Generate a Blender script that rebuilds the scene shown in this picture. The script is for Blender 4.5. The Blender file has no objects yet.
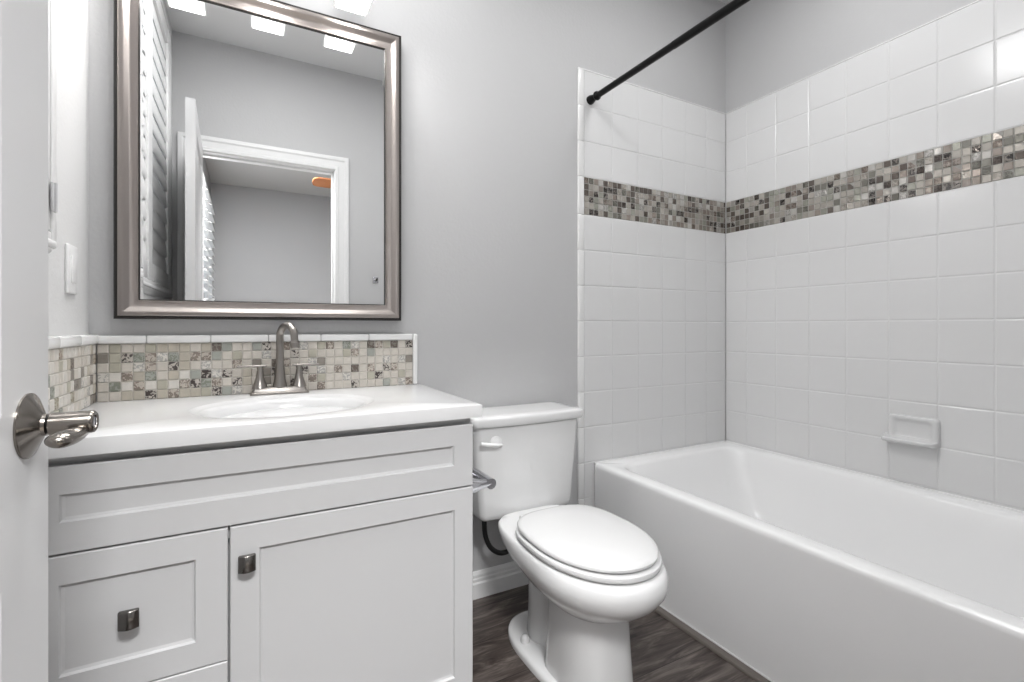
import bpy, bmesh, math, random
from mathutils import Vector, Matrix
scene = bpy.context.scene
col = scene.collection
PI = math.pi
S = 0.15           # one wall tile pitch, in metres; shapes below are laid out in tile pitches
ZF = -6.75         # floor level relative to the eye line
CEIL = 11.05
def P(x, y, z): return Vector((x*S, y*S, (z-ZF)*S))

# ------------------------------------------------------------------ camera
YAW = 0.49694
cam_d = bpy.data.cameras.new('camera'); cam = bpy.data.objects.new('camera', cam_d); col.objects.link(cam)
cam.location = P(-14.287, -11.085, 0)
cam.rotation_euler = (PI/2, 0, -YAW)
cam_d.sensor_width = 36.0; cam_d.sensor_fit = 'HORIZONTAL'
cam_d.lens = 486.6/1024*36
cam_d.shift_y = -13.76/1024
cam_d.clip_start = 0.02
scene.camera = cam

# ------------------------------------------------------------------ world, view
scene.view_settings.view_transform = 'Standard'
scene.view_settings.look = 'None'
scene.view_settings.gamma = 1
scene.view_settings.use_curve_mapping = False
scene.view_settings.exposure = 0.05
w = bpy.data.worlds.new('world'); scene.world = w; w.use_nodes = True
bg = w.node_tree.nodes['Background']; bg.inputs[0].default_value = (.86, .93, 1, 1); bg.inputs[1].default_value = 2.2

def area(name, loc, rot, sx, sy, power, color=(1, 1, 1), spread=PI):
    l = bpy.data.lights.new(name, 'AREA'); l.shape = 'RECTANGLE'; l.size = sx; l.size_y = sy
    l.energy = power; l.color = color; l.spread = spread
    o = bpy.data.objects.new(name, l); col.objects.link(o); o.location = loc; o.rotation_euler = rot
    return o
# ceiling light: a lamp over the tub side, plus two added, unseen fill lights
area('tub_ceiling_light', P(-4.2, -5.2, CEIL-.16), (0, 0, 0), .30, .30, 6.0)
area('bath_fill_light', P(-13.0, -4.4, CEIL-.16), (0, 0, 0), .50, .50, 14.0)  # added fill for the bathroom, kept out of the mirror's view
area('bedroom_fill_light', P(-13.4, -16.8, CEIL-.16), (0, 0, 0), .60, .60, 120.0)  # added frontal fill through the doorway, hidden from the mirror

# ------------------------------------------------------------------ materials
def new_mat(name):
    m = bpy.data.materials.new(name); m.use_nodes = True
    return m, m.node_tree, m.node_tree.nodes['Principled BSDF']
def srgb(v):
    f = lambda c: c/12.92 if c <= .04045 else ((c+.055)/1.055)**2.4
    return tuple(f(c/255) for c in v) + (1,)
def plain(name, c, rough=.5, metal=0, spec=.5, bump=0, bscale=200, coat=0):
    m, t, b = new_mat(name)
    b.inputs['Base Color'].default_value = c if len(c) == 4 else c+(1,)
    b.inputs['Roughness'].default_value = rough; b.inputs['Metallic'].default_value = metal
    b.inputs['Specular IOR Level'].default_value = spec
    if coat: b.inputs['Coat Weight'].default_value = coat; b.inputs['Coat Roughness'].default_value = .05
    if bump:
        tc = t.nodes.new('ShaderNodeTexCoord'); n = t.nodes.new('ShaderNodeTexNoise'); n.inputs['Scale'].default_value = bscale
        n.inputs['Detail'].default_value = 3
        bp = t.nodes.new('ShaderNodeBump'); bp.inputs['Strength'].default_value = bump; bp.inputs['Distance'].default_value = .002
        t.links.new(tc.outputs['Object'], n.inputs['Vector']); t.links.new(n.outputs['Fac'], bp.inputs['Height'])
        t.links.new(bp.outputs['Normal'], b.inputs['Normal'])
    return m
g = lambda v: (v, v, v, 1)
M = {}
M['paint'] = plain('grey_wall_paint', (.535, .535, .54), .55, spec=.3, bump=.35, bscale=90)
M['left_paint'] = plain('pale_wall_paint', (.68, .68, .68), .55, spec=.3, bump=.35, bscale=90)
M['bedroom_paint'] = plain('dimmed_grey_wall_paint', (.33, .33, .335), .6, spec=.3)  # shade put into the colour to offset the bedroom fill light
M['bedroom_ceiling'] = plain('bedroom_ceiling_paint', (.52, .52, .52), .8)  # also darkened in colour against the bedroom fill light
M['ceiling'] = plain('ceiling_paint', (.80, .80, .80), .8, bump=.3, bscale=70)
M['white_paint'] = plain('white_trim_paint', (.80, .80, .80), .35)
M['door_paint'] = plain('white_door_paint', (.60, .60, .605), .28)
M['cabinet'] = plain('white_cabinet_lacquer', (.54, .54, .545), .34)
M['carcass'] = plain('grey_cabinet_frame', (.50, .50, .505), .4)
M['gap'] = plain('dark_gap', (.03, .03, .03), .8)
M['marble'] = plain('white_cultured_marble', (.64, .64, .642), .16)
M['ceramic'] = plain('white_vitreous_china', (.75, .75, .75), .10, coat=.3)
M['seat'] = plain('white_seat_plastic', (.70, .70, .70), .22)
M['tub'] = plain('white_tub_enamel', (.90, .90, .902), .16)
M['tile'] = plain('white_glazed_tile', (.73, .73, .732), .17, bump=.12, bscale=14)
M['bullnose'] = plain('white_glazed_edge_tile', (.82, .82, .815), .15)
M['grout'] = plain('pale_grout', (.72, .72, .72), .8)
M['caulk'] = plain('white_caulk', (.85, .85, .85), .5)
M['nickel'] = plain('brushed_nickel', (.33, .31, .29), .28, 1)
M['lever'] = plain('satin_nickel', (.24, .22, .20), .22, 1)
M['knob'] = plain('dark_satin_nickel', (.20, .19, .18), .25, 1)
M['chrome'] = plain('chrome', (.62, .62, .65), .12, 1)
M['black'] = plain('black_metal', (.002, .002, .002), .35, spec=.2)
M['rubber'] = plain('black_hose', (.006, .006, .006), .45)
M['frame_black'] = plain('black_frame_edge', (.012, .01, .009), .35)
M['frame'] = plain('champagne_silver_frame', (.37, .335, .315), .30, 1)
M['glass_mirror'] = plain('mirror_silver', (.90, .905, .905), .0, 1)
M['fan_wood'] = plain('reddish_fan_wood', (.40, .15, .055), .4)
M['bronze'] = plain('dark_bronze', (.05, .035, .025), .35, 1)
M['plastic'] = plain('white_plastic', (.84, .84, .84), .3)
M['quarter_round'] = plain('grey_brown_moulding', (.165, .145, .13), .45, bump=.2, bscale=60)
M['hinge'] = plain('pale_hinge', (.60, .60, .61), .35)
M['carpet'] = plain('beige_carpet', (.40, .37, .33), .95, bump=.6, bscale=300)
M['outside'] = plain('window_frame_vinyl', (.8, .8, .8), .4)

def glass_mat():
    m, t, b = new_mat('clear_glass')
    b.inputs['Base Color'].default_value = (1, 1, 1, 1); b.inputs['Roughness'].default_value = 0
    b.inputs['Transmission Weight'].default_value = 1; b.inputs['IOR'].default_value = 1.45
    return m
M['glass'] = glass_mat()
def emit(name, c, s, rough=.3):
    m, t, b = new_mat(name)
    b.inputs['Base Color'].default_value = (.8, .8, .8, 1); b.inputs['Roughness'].default_value = rough
    b.inputs['Emission Color'].default_value = c; b.inputs['Emission Strength'].default_value = s
    return m
M['shade'] = emit('lit_frosted_glass', (1, .99, .98, 1), .22)
M['bulb'] = emit('lit_bulb', (1, .98, .95, 1), 1.5)
M['diffuser'] = emit('lit_diffuser', (1, 1, 1, 1), 3)

def floor_mat():
    m, t, b = new_mat('grey_brown_vinyl_plank'); N = t.nodes.new; L = t.links.new
    tc = N('ShaderNodeTexCoord')
    br = N('ShaderNodeTexBrick'); br.inputs['Scale'].default_value = 1
    br.inputs['Brick Width'].default_value = 1.22; br.inputs['Row Height'].default_value = .18
    br.inputs['Mortar Size'].default_value = .0012; br.inputs['Mortar Smooth'].default_value = .1
    br.inputs['Color1'].default_value = (0, 0, 0, 1); br.inputs['Color2'].default_value = (1, 1, 1, 1); br.offset = .37
    mo = N('ShaderNodeMapping'); mo.inputs['Location'].default_value = (.31, .06, 0)
    L(tc.outputs['Object'], mo.inputs['Vector']); L(mo.outputs[0], br.inputs['Vector'])
    # every plank gets its own stretch of grain
    vm = N('ShaderNodeVectorMath'); vm.operation = 'MULTIPLY_ADD'; vm.inputs[1].default_value = (3.1, 1.7, 5.3)
    L(br.outputs['Color'], vm.inputs[0]); L(mo.outputs[0], vm.inputs[2])
    mp = N('ShaderNodeMapping'); mp.inputs['Scale'].default_value = (1.5, 8.5, 3)
    L(vm.outputs[0], mp.inputs['Vector'])
    n1 = N('ShaderNodeTexNoise'); n1.inputs['Scale'].default_value = 2.2; n1.inputs['Detail'].default_value = 8; n1.inputs['Distortion'].default_value = 2.2
    n1.inputs['Roughness'].default_value = .62
    L(mp.outputs[0], n1.inputs['Vector'])
    mp2 = N('ShaderNodeMapping'); mp2.inputs['Scale'].default_value = (5, 90, 3); L(vm.outputs[0], mp2.inputs['Vector'])
    n2 = N('ShaderNodeTexNoise'); n2.inputs['Scale'].default_value = 2; n2.inputs['Detail'].default_value = 4; L(mp2.outputs[0], n2.inputs['Vector'])
    cr = N('ShaderNodeValToRGB'); L(n1.outputs['Fac'], cr.inputs[0])
    e = cr.color_ramp.elements; e[0].position = .30; e[0].color = (.020, .014, .012, 1); e[1].position = .72; e[1].color = (.235, .200, .180, 1)
    k = e.new(.50); k.color = (.088, .070, .062, 1)
    mx = N('ShaderNodeMix'); mx.data_type = 'RGBA'; mx.blend_type = 'MULTIPLY'; mx.inputs[0].default_value = .55
    cr2 = N('ShaderNodeValToRGB'); cr2.color_ramp.elements[0].position = .35; cr2.color_ramp.elements[0].color = (.45, .45, .45, 1); cr2.color_ramp.elements[1].position = .65
    L(n2.outputs['Fac'], cr2.inputs[0]); L(cr.outputs[0], mx.inputs[6]); L(cr2.outputs[0], mx.inputs[7])
    mx2 = N('ShaderNodeMix'); mx2.data_type = 'RGBA'; mx2.inputs[7].default_value = (.01, .008, .007, 1)
    L(br.outputs['Fac'], mx2.inputs[0]); L(mx.outputs[2], mx2.inputs[6]); L(mx2.outputs[2], b.inputs['Base Color'])
    b.inputs['Roughness'].default_value = .38
    bp = N('ShaderNodeBump'); bp.inputs['Strength'].default_value = .15; bp.inputs['Distance'].default_value = .001
    L(n2.outputs['Fac'], bp.inputs['Height']); L(bp.outputs[0], b.inputs['Normal'])
    return m
M['floor'] = floor_mat()

def mosaic_mat(name, solids, patterned, marks, rough, metal=0, glossvar=False):
    """Colour attribute 'cell' on each little tile: r = which kind, g and b = random numbers."""
    m, t, b = new_mat(name); N = t.nodes.new; L = t.links.new
    at = N('ShaderNodeVertexColor'); at.layer_name = 'cell'
    sp = N('ShaderNodeSeparateColor'); L(at.outputs[0], sp.inputs[0])
    def ramp(colors, src):
        r = N('ShaderNodeValToRGB'); r.color_ramp.interpolation = 'CONSTANT'; e = r.color_ramp.elements
        e[0].position = 0; e[0].color = colors[0]
        e[1].position = 1/len(colors); e[1].color = colors[1]
        for i, c in enumerate(colors[2:], 2):
            k = e.new(i/len(colors)); k.color = c
        L(src, r.inputs[0]); return r
    base = ramp(solids, sp.outputs[1])
    mark = ramp(marks, sp.outputs[1])
    tc = N('ShaderNodeTexCoord')
    sh = N('ShaderNodeVectorMath'); sh.operation = 'MULTIPLY_ADD'; sh.inputs[1].default_value = (.37, .53, .71)
    L(at.outputs[0], sh.inputs[0]); L(tc.outputs['Object'], sh.inputs[2])
    vo = N('ShaderNodeTexVoronoi'); vo.feature = 'DISTANCE_TO_EDGE'; vo.inputs['Scale'].default_value = 150; L(sh.outputs[0], vo.inputs['Vector'])
    no = N('ShaderNodeTexNoise'); no.inputs['Scale'].default_value = 105; no.inputs['Detail'].default_value = 1; no.inputs['Distortion'].default_value = 1.2; L(sh.outputs[0], no.inputs['Vector'])
    lt = N('ShaderNodeMath'); lt.operation = 'GREATER_THAN'; lt.inputs[1].default_value = .5; L(no.outputs['Fac'], lt.inputs[0])
    isp = N('ShaderNodeMath'); isp.operation = 'GREATER_THAN'; isp.inputs[1].default_value = .5; L(sp.outputs[0], isp.inputs[0])
    ml = N('ShaderNodeMath'); ml.operation = 'MULTIPLY'; L(lt.outputs[0], ml.inputs[0]); L(isp.outputs[0], ml.inputs[1])
    mx = N('ShaderNodeMix'); mx.data_type = 'RGBA'; L(ml.outputs[0], mx.inputs[0]); L(base.outputs[0], mx.inputs[6]); L(mark.outputs[0], mx.inputs[7])
    n3 = N('ShaderNodeTexNoise'); n3.inputs['Scale'].default_value = 60; L(sh.outputs[0], n3.inputs['Vector'])
    mr = N('ShaderNodeMapRange'); mr.inputs[3].default_value = .82; mr.inputs[4].default_value = 1.14; L(n3.outputs['Fac'], mr.inputs[0])
    sc = N('ShaderNodeVectorMath'); sc.operation = 'SCALE'; L(mx.outputs[2], sc.inputs[0]); L(mr.outputs[0], sc.inputs['Scale'])
    L(sc.outputs[0], b.inputs['Base Color'])
    b.inputs['Roughness'].default_value = rough
    if metal:
        mt = N('ShaderNodeMath'); mt.operation = 'MULTIPLY'; mt.inputs[1].default_value = metal; L(sp.outputs[2], mt.inputs[0]); L(mt.outputs[0], b.inputs['Metallic'])
    bp = N('ShaderNodeBump'); bp.inputs['Strength'].default_value = .5 if metal else .25; bp.inputs['Distance'].default_value = .0012
    ad = N('ShaderNodeMath'); ad.operation = 'ADD'; L(ml.outputs[0], ad.inputs[0]); L(n3.outputs['Fac'], ad.inputs[1])
    L(ad.outputs[0], bp.inputs['Height']); L(bp.outputs[0], b.inputs['Normal'])
    return m
C = srgb
# solids and marks share one index (the green channel): 0 cream, 1 pale cream, 2 beige, 3 sage, 4 taupe, 5 olive, 6 dark motif, 7 brown motif
M['mosaic'] = mosaic_mat('beige_mosaic',
    [C((203, 197, 188)), C((214, 210, 203)), C((186, 179, 166)), C((160, 162, 155)), C((136, 130, 122)), C((178, 174, 160)), C((190, 184, 176)), C((190, 182, 172))], None,
    [C((180, 172, 160)), C((172, 170, 166)), C((150, 134, 120)), C((128, 132, 120)), C((100, 90, 82)), C((140, 132, 112)), C((64, 56, 53)), C((130, 119, 110))], .35)
M['band'] = mosaic_mat('grey_taupe_glass_mosaic',
    [C((168, 163, 155)), C((188, 185, 180)), C((140, 132, 124)), C((120, 118, 110)), C((92, 84, 78)), C((150, 150, 140)), C((120, 114, 108)), C((146, 136, 128))], None,
    [C((140, 134, 126)), C((150, 148, 144)), C((104, 94, 86)), C((84, 82, 74)), C((52, 44, 40)), C((112, 110, 100)), C((38, 34, 32)), C((98, 87, 79))], .22, metal=.5)
M['mosaic_grout'] = plain('mosaic_grout', (.60, .575, .54), .85)
M['band_grout'] = plain('grey_mosaic_grout', (.33, .32, .30), .85)

# ------------------------------------------------------------------ mesh helpers (bmesh in tile pitches)
def NB(): return bmesh.new()
def box(bm, x0, x1, y0, y1, z0, z1, bev=0, seg=2, mi=0, T=None):
    vs = [bm.verts.new((x, y, z)) for x in (x0, x1) for y in (y0, y1) for z in (z0, z1)]
    idx = [(0, 1, 3, 2), (4, 6, 7, 5), (0, 4, 5, 1), (2, 3, 7, 6), (0, 2, 6, 4), (1, 5, 7, 3)]
    fs = [bm.faces.new([vs[i] for i in f]) for f in idx]
    for f in fs: f.material_index = mi
    if bev:
        es = list({e for f in fs for e in f.edges})
        r = bmesh.ops.bevel(bm, geom=es, offset=bev, segments=seg, profile=.5, affect='EDGES')
        fs = [f for f in bm.faces if f.is_valid and (f in r['faces'] or f in fs)]
        for f in r['faces']: f.material_index = mi
        vs = list({v for f in fs for v in f.verts} | set(r['verts']))
    if T is not None:
        for v in vs:
            if v.is_valid: v.co = T(v.co)
    return vs
def loft(bm, rings, cap0=True, cap1=True, mi=0, close=True):
    R = [[bm.verts.new(p) for p in r] for r in rings]
    n = len(R[0])
    for a, b in zip(R, R[1:]):
        for i in range(n if close else n-1):
            j = (i+1) % n
            f = bm.faces.new((a[i], a[j], b[j], b[i])); f.material_index = mi
    if cap0: bm.faces.new(list(reversed(R[0]))).material_index = mi
    if cap1: bm.faces.new(R[-1]).material_index = mi
    return R
def rr(x0, x1, y0, y1, r, z, n=6):
    pts = []
    for (cx, cy, a0) in ((x1-r, y1-r, 0), (x0+r, y1-r, PI/2), (x0+r, y0+r, PI), (x1-r, y0+r, 1.5*PI)):
        for i in range(n+1):
            a = a0+i/n*PI/2; pts.append(Vector((cx+r*math.cos(a), cy+r*math.sin(a), z)))
    return pts
def frame_axes(d):
    d = d.normalized(); u = Vector((0, 0, 1)) if abs(d.z) < .9 else Vector((1, 0, 0))
    a = d.cross(u).normalized(); return a, d.cross(a).normalized()
def tube(bm, pts, rad, n=14, caps=True, mi=0, flat=1.0):
    pts = [Vector(p) for p in pts]
    if not hasattr(rad, '__len__'): rad = [rad]*len(pts)
    rings = []; a = None
    for i, p in enumerate(pts):
        d = (pts[min(i+1, len(pts)-1)]-pts[max(i-1, 0)]).normalized()
        if a is None: a, b = frame_axes(d)
        else:
            a = (a-d*a.dot(d)).normalized(); b = d.cross(a)
        rings.append([p+(a*math.cos(2*PI*k/n)+b*math.sin(2*PI*k/n)*flat)*rad[i] for k in range(n)])
    return loft(bm, rings, caps, caps, mi)
def lathe(bm, base, axis, prof, n=28, mi=0, caps=True):
    base = Vector(base); axis = Vector(axis).normalized(); a, b = frame_axes(axis)
    rings = [[base+axis*h+(a*math.cos(2*PI*k/n)+b*math.sin(2*PI*k/n))*max(r, 1e-4) for k in range(n)] for (h, r) in prof]
    return loft(bm, rings, caps, caps, mi)
def smooth_path(pts, k=6):
    pts = [Vector(p) for p in pts]; out = []
    for i in range(len(pts)-1):
        p0 = pts[max(i-1, 0)]; p1 = pts[i]; p2 = pts[i+1]; p3 = pts[min(i+2, len(pts)-1)]
        for j in range(k):
            t = j/k
            out.append(.5*((2*p1)+(p2-p0)*t+(2*p0-5*p1+4*p2-p3)*t*t+(-p0+3*p1-3*p2+p3)*t**3))
    out.append(pts[-1]); return out

def wloc(o):
    v = Vector((0, 0, 0))
    while o: v += o.location; o = o.parent
    return v
def obj(name, bm, mats, parent=None, smooth=40, keep_origin=False):
    if not isinstance(mats, (list, tuple)): mats = [mats]
    for v in bm.verts: v.co = P(*v.co)
    bmesh.ops.recalc_face_normals(bm, faces=bm.faces)
    xs = [v.co.x for v in bm.verts]; ys = [v.co.y for v in bm.verts]; zs = [v.co.z for v in bm.verts]
    org = Vector((0, 0, 0)) if keep_origin else Vector(((min(xs)+max(xs))/2, (min(ys)+max(ys))/2, min(zs)))
    for v in bm.verts: v.co -= org
    me = bpy.data.meshes.new(name); bm.to_mesh(me); bm.free()
    for m in mats: me.materials.append(m)
    if smooth:
        for p in me.polygons: p.use_smooth = True
        me.set_sharp_from_angle(angle=math.radians(smooth))
    o = bpy.data.objects.new(name, me); col.objects.link(o)
    o.location = org-(wloc(parent) if parent else Vector((0, 0, 0)))
    if parent: o.parent = parent
    return o
def struct(o): o['kind'] = 'structure'; return o
def tag(o, label, cat, group=None):
    o['label'] = label; o['category'] = cat
    if group: o['group'] = group
    return o
def thing(name, x, y, z, label, cat, group=None):
    o = bpy.data.objects.new(name, None); o.empty_display_size = .05; col.objects.link(o); o.location = P(x, y, z)
    return tag(o, label, cat, group)
def sroot(name, x, y, z):
    o = bpy.data.objects.new(name, None); o.empty_display_size = .05; col.objects.link(o); o.location = P(x, y, z)
    return struct(o)

XL = -16.77          # left wall
YD = -10.99          # door wall
WT = .8              # wall thickness
YB = -32.7           # far bedroom wall
# ------------------------------------------------------------------ floor, ceiling, walls
b = NB(); box(b, XL-WT, WT, YD-.4, WT, ZF-.5, ZF); struct(obj('floor', b, M['floor'], keep_origin=True))
b = NB(); box(b, XL-WT, 6, YB-WT, YD-.4, ZF-.5, ZF); struct(obj('floor_bedroom', b, M['carpet'], keep_origin=True))
b = NB(); box(b, XL-WT, WT, YD-WT, WT, CEIL, CEIL+.5); struct(obj('ceiling', b, M['ceiling'], keep_origin=True))
b = NB(); box(b, XL-WT, 6+WT, YB-WT, YD-WT, CEIL, CEIL+.5); struct(obj('ceiling_bedroom', b, M['bedroom_ceiling'], keep_origin=True))
b = NB(); box(b, XL-WT, WT, .05, WT, ZF, CEIL); wall_back = struct(obj('wall_back', b, M['paint'], keep_origin=True))
b = NB(); box(b, .05, WT, YD-WT, .05, ZF, CEIL); wall_right = struct(obj('wall_right', b, M['paint'], keep_origin=True))
def wall_holes_x(bm, x0, x1, y0, y1, hy0, hy1, hz0, hz1):      # a wall along Y with one opening
    box(bm, x0, x1, y0, hy0, ZF, CEIL); box(bm, x0, x1, hy1, y1, ZF, CEIL)
    box(bm, x0, x1, hy0, hy1, ZF, hz0); box(bm, x0, x1, hy0, hy1, hz1, CEIL)
W1 = (-9.83, -2.09, 1.25, 10.30)      # bathroom window opening y0,y1,z0,z1
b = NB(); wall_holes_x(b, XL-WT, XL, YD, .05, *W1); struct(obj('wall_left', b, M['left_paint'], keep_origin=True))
W2 = (-31.6, -14.6, -3.5, 9.35)
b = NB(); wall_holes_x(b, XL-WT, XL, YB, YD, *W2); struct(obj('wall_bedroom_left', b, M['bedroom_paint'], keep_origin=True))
DX0, DX1, DZ = -16.03, -11.03, 6.72   # doorway
b = NB(); box(b, XL, DX0-.12, YD-WT, YD, ZF, CEIL); box(b, DX1+.12, .05, YD-WT, YD, ZF, CEIL); box(b, DX0-.12, DX1+.12, YD-WT, YD, DZ+.12, CEIL)
struct(obj('wall_front', b, M['paint'], keep_origin=True))
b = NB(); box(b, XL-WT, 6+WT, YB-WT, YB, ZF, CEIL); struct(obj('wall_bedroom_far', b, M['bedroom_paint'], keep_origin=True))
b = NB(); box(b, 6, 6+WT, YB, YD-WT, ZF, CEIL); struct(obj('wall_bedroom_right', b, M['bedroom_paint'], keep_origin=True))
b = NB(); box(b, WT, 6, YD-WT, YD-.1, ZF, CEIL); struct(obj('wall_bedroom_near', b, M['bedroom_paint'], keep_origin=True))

# door jamb and casing
b = NB()
box(b, DX0-.12, DX0, YD-WT, YD, ZF, DZ, .01); box(b, DX1, DX1+.12, YD-WT, YD, ZF, DZ, .01); box(b, DX0-.12, DX1+.12, YD-WT, YD, DZ, DZ+.12, .01)
box(b, DX0, DX0+.07, YD-.5, YD-.28, ZF, DZ-.07, .01); box(b, DX1-.07, DX1, YD-.5, YD-.28, ZF, DZ-.07, .01); box(b, DX0, DX1, YD-.5, YD-.28, DZ-.07, DZ, .01)
struct(obj('trim_1', b, M['white_paint']))
def casing(bm, y, sgn):
    # a stepped casing swept round the opening: (offset outwards, projection)
    prof = [(0, 0), (0, .08), (.10, .10), (.14, .075), (.34, .10), (.40, .14), (.52, .14), (.54, .12), (.54, 0)]
    rings = []
    for (o_, d) in prof:
        xl, xr, zt = DX0-.03-o_, DX1+.03+o_, DZ+.03+o_
        if sgn > 0 and xl < XL+.01: xl = XL+.01
        rings.append([Vector((xl, y+sgn*d, ZF)), Vector((xl, y+sgn*d, zt)), Vector((xr, y+sgn*d, zt)), Vector((xr, y+sgn*d, ZF))])
    loft(bm, rings, False, False, close=False)
b = NB(); casing(b, YD, 1); struct(obj('trim_2', b, M['white_paint'], smooth=20))
b = NB(); casing(b, YD-WT, -1); struct(obj('trim_3', b, M['white_paint'], smooth=20))

# baseboards: profile (projection, height)
BP = [(0, 0), (.10, 0), (.10, .36), (.075, .40), (.075, .47), (.055, .50), (.055, .57), (.02, .64), (0, .65)]
def baseboard(name, p0, p1, nrm):
    b = NB(); p0 = Vector(p0); p1 = Vector(p1); n = Vector(nrm)
    loft(b, [[Vector((p.x+n.x*d, p.y+n.y*d, ZF+h)) for d, h in BP] for p in (p0, p1)])
    struct(obj(name, b, M['white_paint'], smooth=25))
baseboard('baseboard_back', (-10.85, .05), (-6.175, .05), (0, -1))
baseboard('baseboard_front', (-10.45, YD), (-5.65, YD), (0, 1))
baseboard('baseboard_left', (XL, YD+.15), (XL, -3.4), (1, 0))
baseboard('baseboard_bedroom', (XL, YB), (6, YB), (0, 1))

# ------------------------------------------------------------------ wall tile of the bathing alcove
ROWS = [(2.174-k-1+.0, 2.174-k) for k in range(-1, 0)]
ZR = [-6.826+k for k in range(0, 11)]          # -6.826 ... 3.174
tile_rows = list(zip(ZR[:-1], ZR[1:]))+[(4.245, 5.245), (5.245, 6.245), (6.245, 7.255)]
G = .008
def one_tile(bm, axis, a0, a1, z0, z1, d0=0.0, pil=.008, inset=.022):
    # axis 'B': the face lies at y=d0 looking -y ; 'R': at x=d0 looking -x
    a0 += G; a1 -= G; z0 += G; z1 -= G
    if a1-a0 < .05 or z1-z0 < .05: return
    f = (lambda a, d, z: (a, d, z)) if axis == 'B' else (lambda a, d, z: (d, a, z))
    r0 = [f(a, d0+.05, z) for a, z in ((a0, z0), (a1, z0), (a1, z1), (a0, z1))]
    r1 = [f(a, d0+pil, z) for a, z in ((a0, z0), (a1, z0), (a1, z1), (a0, z1))]
    i = inset
    r2 = [f(a, d0, z) for a, z in ((a0+i, z0+i), (a1-i, z0+i), (a1-i, z1-i), (a0+i, z1-i))]
    loft(bm, [[Vector(p) for p in r] for r in (r0, r1, r2)], False, True)
xs_back = [-5.963+k for k in range(0, 6)]+[-.012]
b = NB()
for z0, z1 in tile_rows:
    for x0, x1 in zip(xs_back[:-1], xs_back[1:]):
        one_tile(b, 'B', x0, x1, max(z0, ZF), z1)
box(b, -5.963, 0, .010, .049, ZF, 7.24, mi=1)
obj('tile_panel', b, [M['tile'], M['grout']], wall_back, smooth=None)
ys_right = [-.012]+[-.788-k for k in range(0, 10)]+[YD+.01]
b = NB()
for z0, z1 in tile_rows:
    for y0, y1 in zip(ys_right[1:], ys_right[:-1]):
        one_tile(b, 'R', y0, y1, max(z0, ZF), z1)
box(b, .010, .049, YD+.01, 0, ZF, 7.24, mi=1)
obj('tile_panel', b, [M['tile'], M['grout']], wall_right, smooth=None)
# narrow bullnose strip at the left edge, tile by tile
b = NB()
for z0, z1 in tile_rows+[(3.174, 4.245)]:
    box(b, -6.17, -5.97, -.015, .05, max(z0, ZF)+.002, z1-.002, .02, 3)
obj('edge_trim', b, M['bullnose'], wall_back, smooth=50)
b = NB(); box(b, -6.17, 0.0, -.004, .05, 7.255, 7.285, .01); obj('caulk_line', b, M['caulk'], wall_back)
b = NB(); box(b, -.004, .05, YD+.01, 0.0, 7.255, 7.285, .01); obj('caulk_line', b, M['caulk'], wall_right)

def mosaic(name, axis, a_start, a_end, z0, rows, pitch, zpitch, d0, mats, parent, seed, pick, codes=None, tilt=0.0, thick=.05, gd=.018):
    bm = bmesh.new(); cl = bm.loops.layers.float_color.new('cell'); rnd = random.Random(seed)
    sg = 1 if a_end > a_start else -1
    n = int(math.ceil(abs(a_end-a_start)/pitch-.05))
    f = (lambda a, d, z: Vector((a, d, z))) if axis == 'B' else (lambda a, d, z: Vector((d, a, z)))
    q = .0055
    for c in range(n):
        a0 = a_start+sg*c*pitch; a1 = a_start+sg*(c+1)*pitch
        if sg > 0: a1 = min(a1, a_end)
        else: a1 = max(a1, a_end)
        lo, hi = min(a0, a1)+q, max(a0, a1)-q
        if hi-lo < .02: continue
        for r in range(rows):
            zl, zh = z0+r*zpitch+q, z0+(r+1)*zpitch-q
            if codes and c < len(codes[rows-1-r]) and codes[rows-1-r][c] != '?': kind, idx = pick(rnd, codes[rows-1-r][c])
            else: kind, idx = pick(rnd, None)
            colr = (kind, (idx+.5)/8, rnd.random(), 1)
            i = .012; o1, o2, o3, o4 = [rnd.uniform(-tilt, tilt) for _ in range(4)]
            if axis == 'R' or True:
                r1 = [f(a, d0+.012, z) for a, z in ((lo, zl), (hi, zl), (hi, zh), (lo, zh))]
                r0 = [f(a, d0+thick-.01, z) for a, z in ((lo, zl), (hi, zl), (hi, zh), (lo, zh))]
                r2 = [f(a, d0+o, z) for a, z, o in ((lo+i, zl+i, o1), (hi-i, zl+i, o2), (hi-i, zh-i, o3), (lo+i, zh-i, o1-o2+o3))]
            before = len(bm.faces)
            loft(bm, [r0, r1, r2], False, True)
            bm.faces.ensure_lookup_table()
            for fc in bm.faces[before:]:
                for lp in fc.loops: lp[cl] = colr
    e0, e1 = min(a_start, a_end), max(a_start, a_end)
    if axis == 'B': box(bm, e0, e1, d0+gd, d0+thick-.001, z0, z0+rows*zpitch, mi=1)
    else: box(bm, d0+gd, d0+thick-.001, e0, e1, z0, z0+rows*zpitch, mi=1)
    return obj(name, bm, mats, parent, smooth=None)
def pick_band(rnd, code):
    x = rnd.random()
    if x < .44: return 0, rnd.choice([0, 0, 0, 1, 5])
    if x < .60: return 0, rnd.choice([2, 3, 7])
    if x < .70: return 0, 4
    if x < .80: return 1, 6
    return 1, rnd.choice([0, 2, 3, 4, 7, 1])
mosaic('mosaic_band', 'B', -5.963, -.012, 3.182, 6, .1725, .1765, .0, [M['band'], M['band_grout']], wall_back, 4, pick_band, tilt=.004, gd=.008)
mosaic('mosaic_band', 'R', -.012, YD+.01, 3.182, 6, .1725, .1765, .0, [M['band'], M['band_grout']], wall_right, 9, pick_band, tilt=.006, gd=.008)

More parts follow.
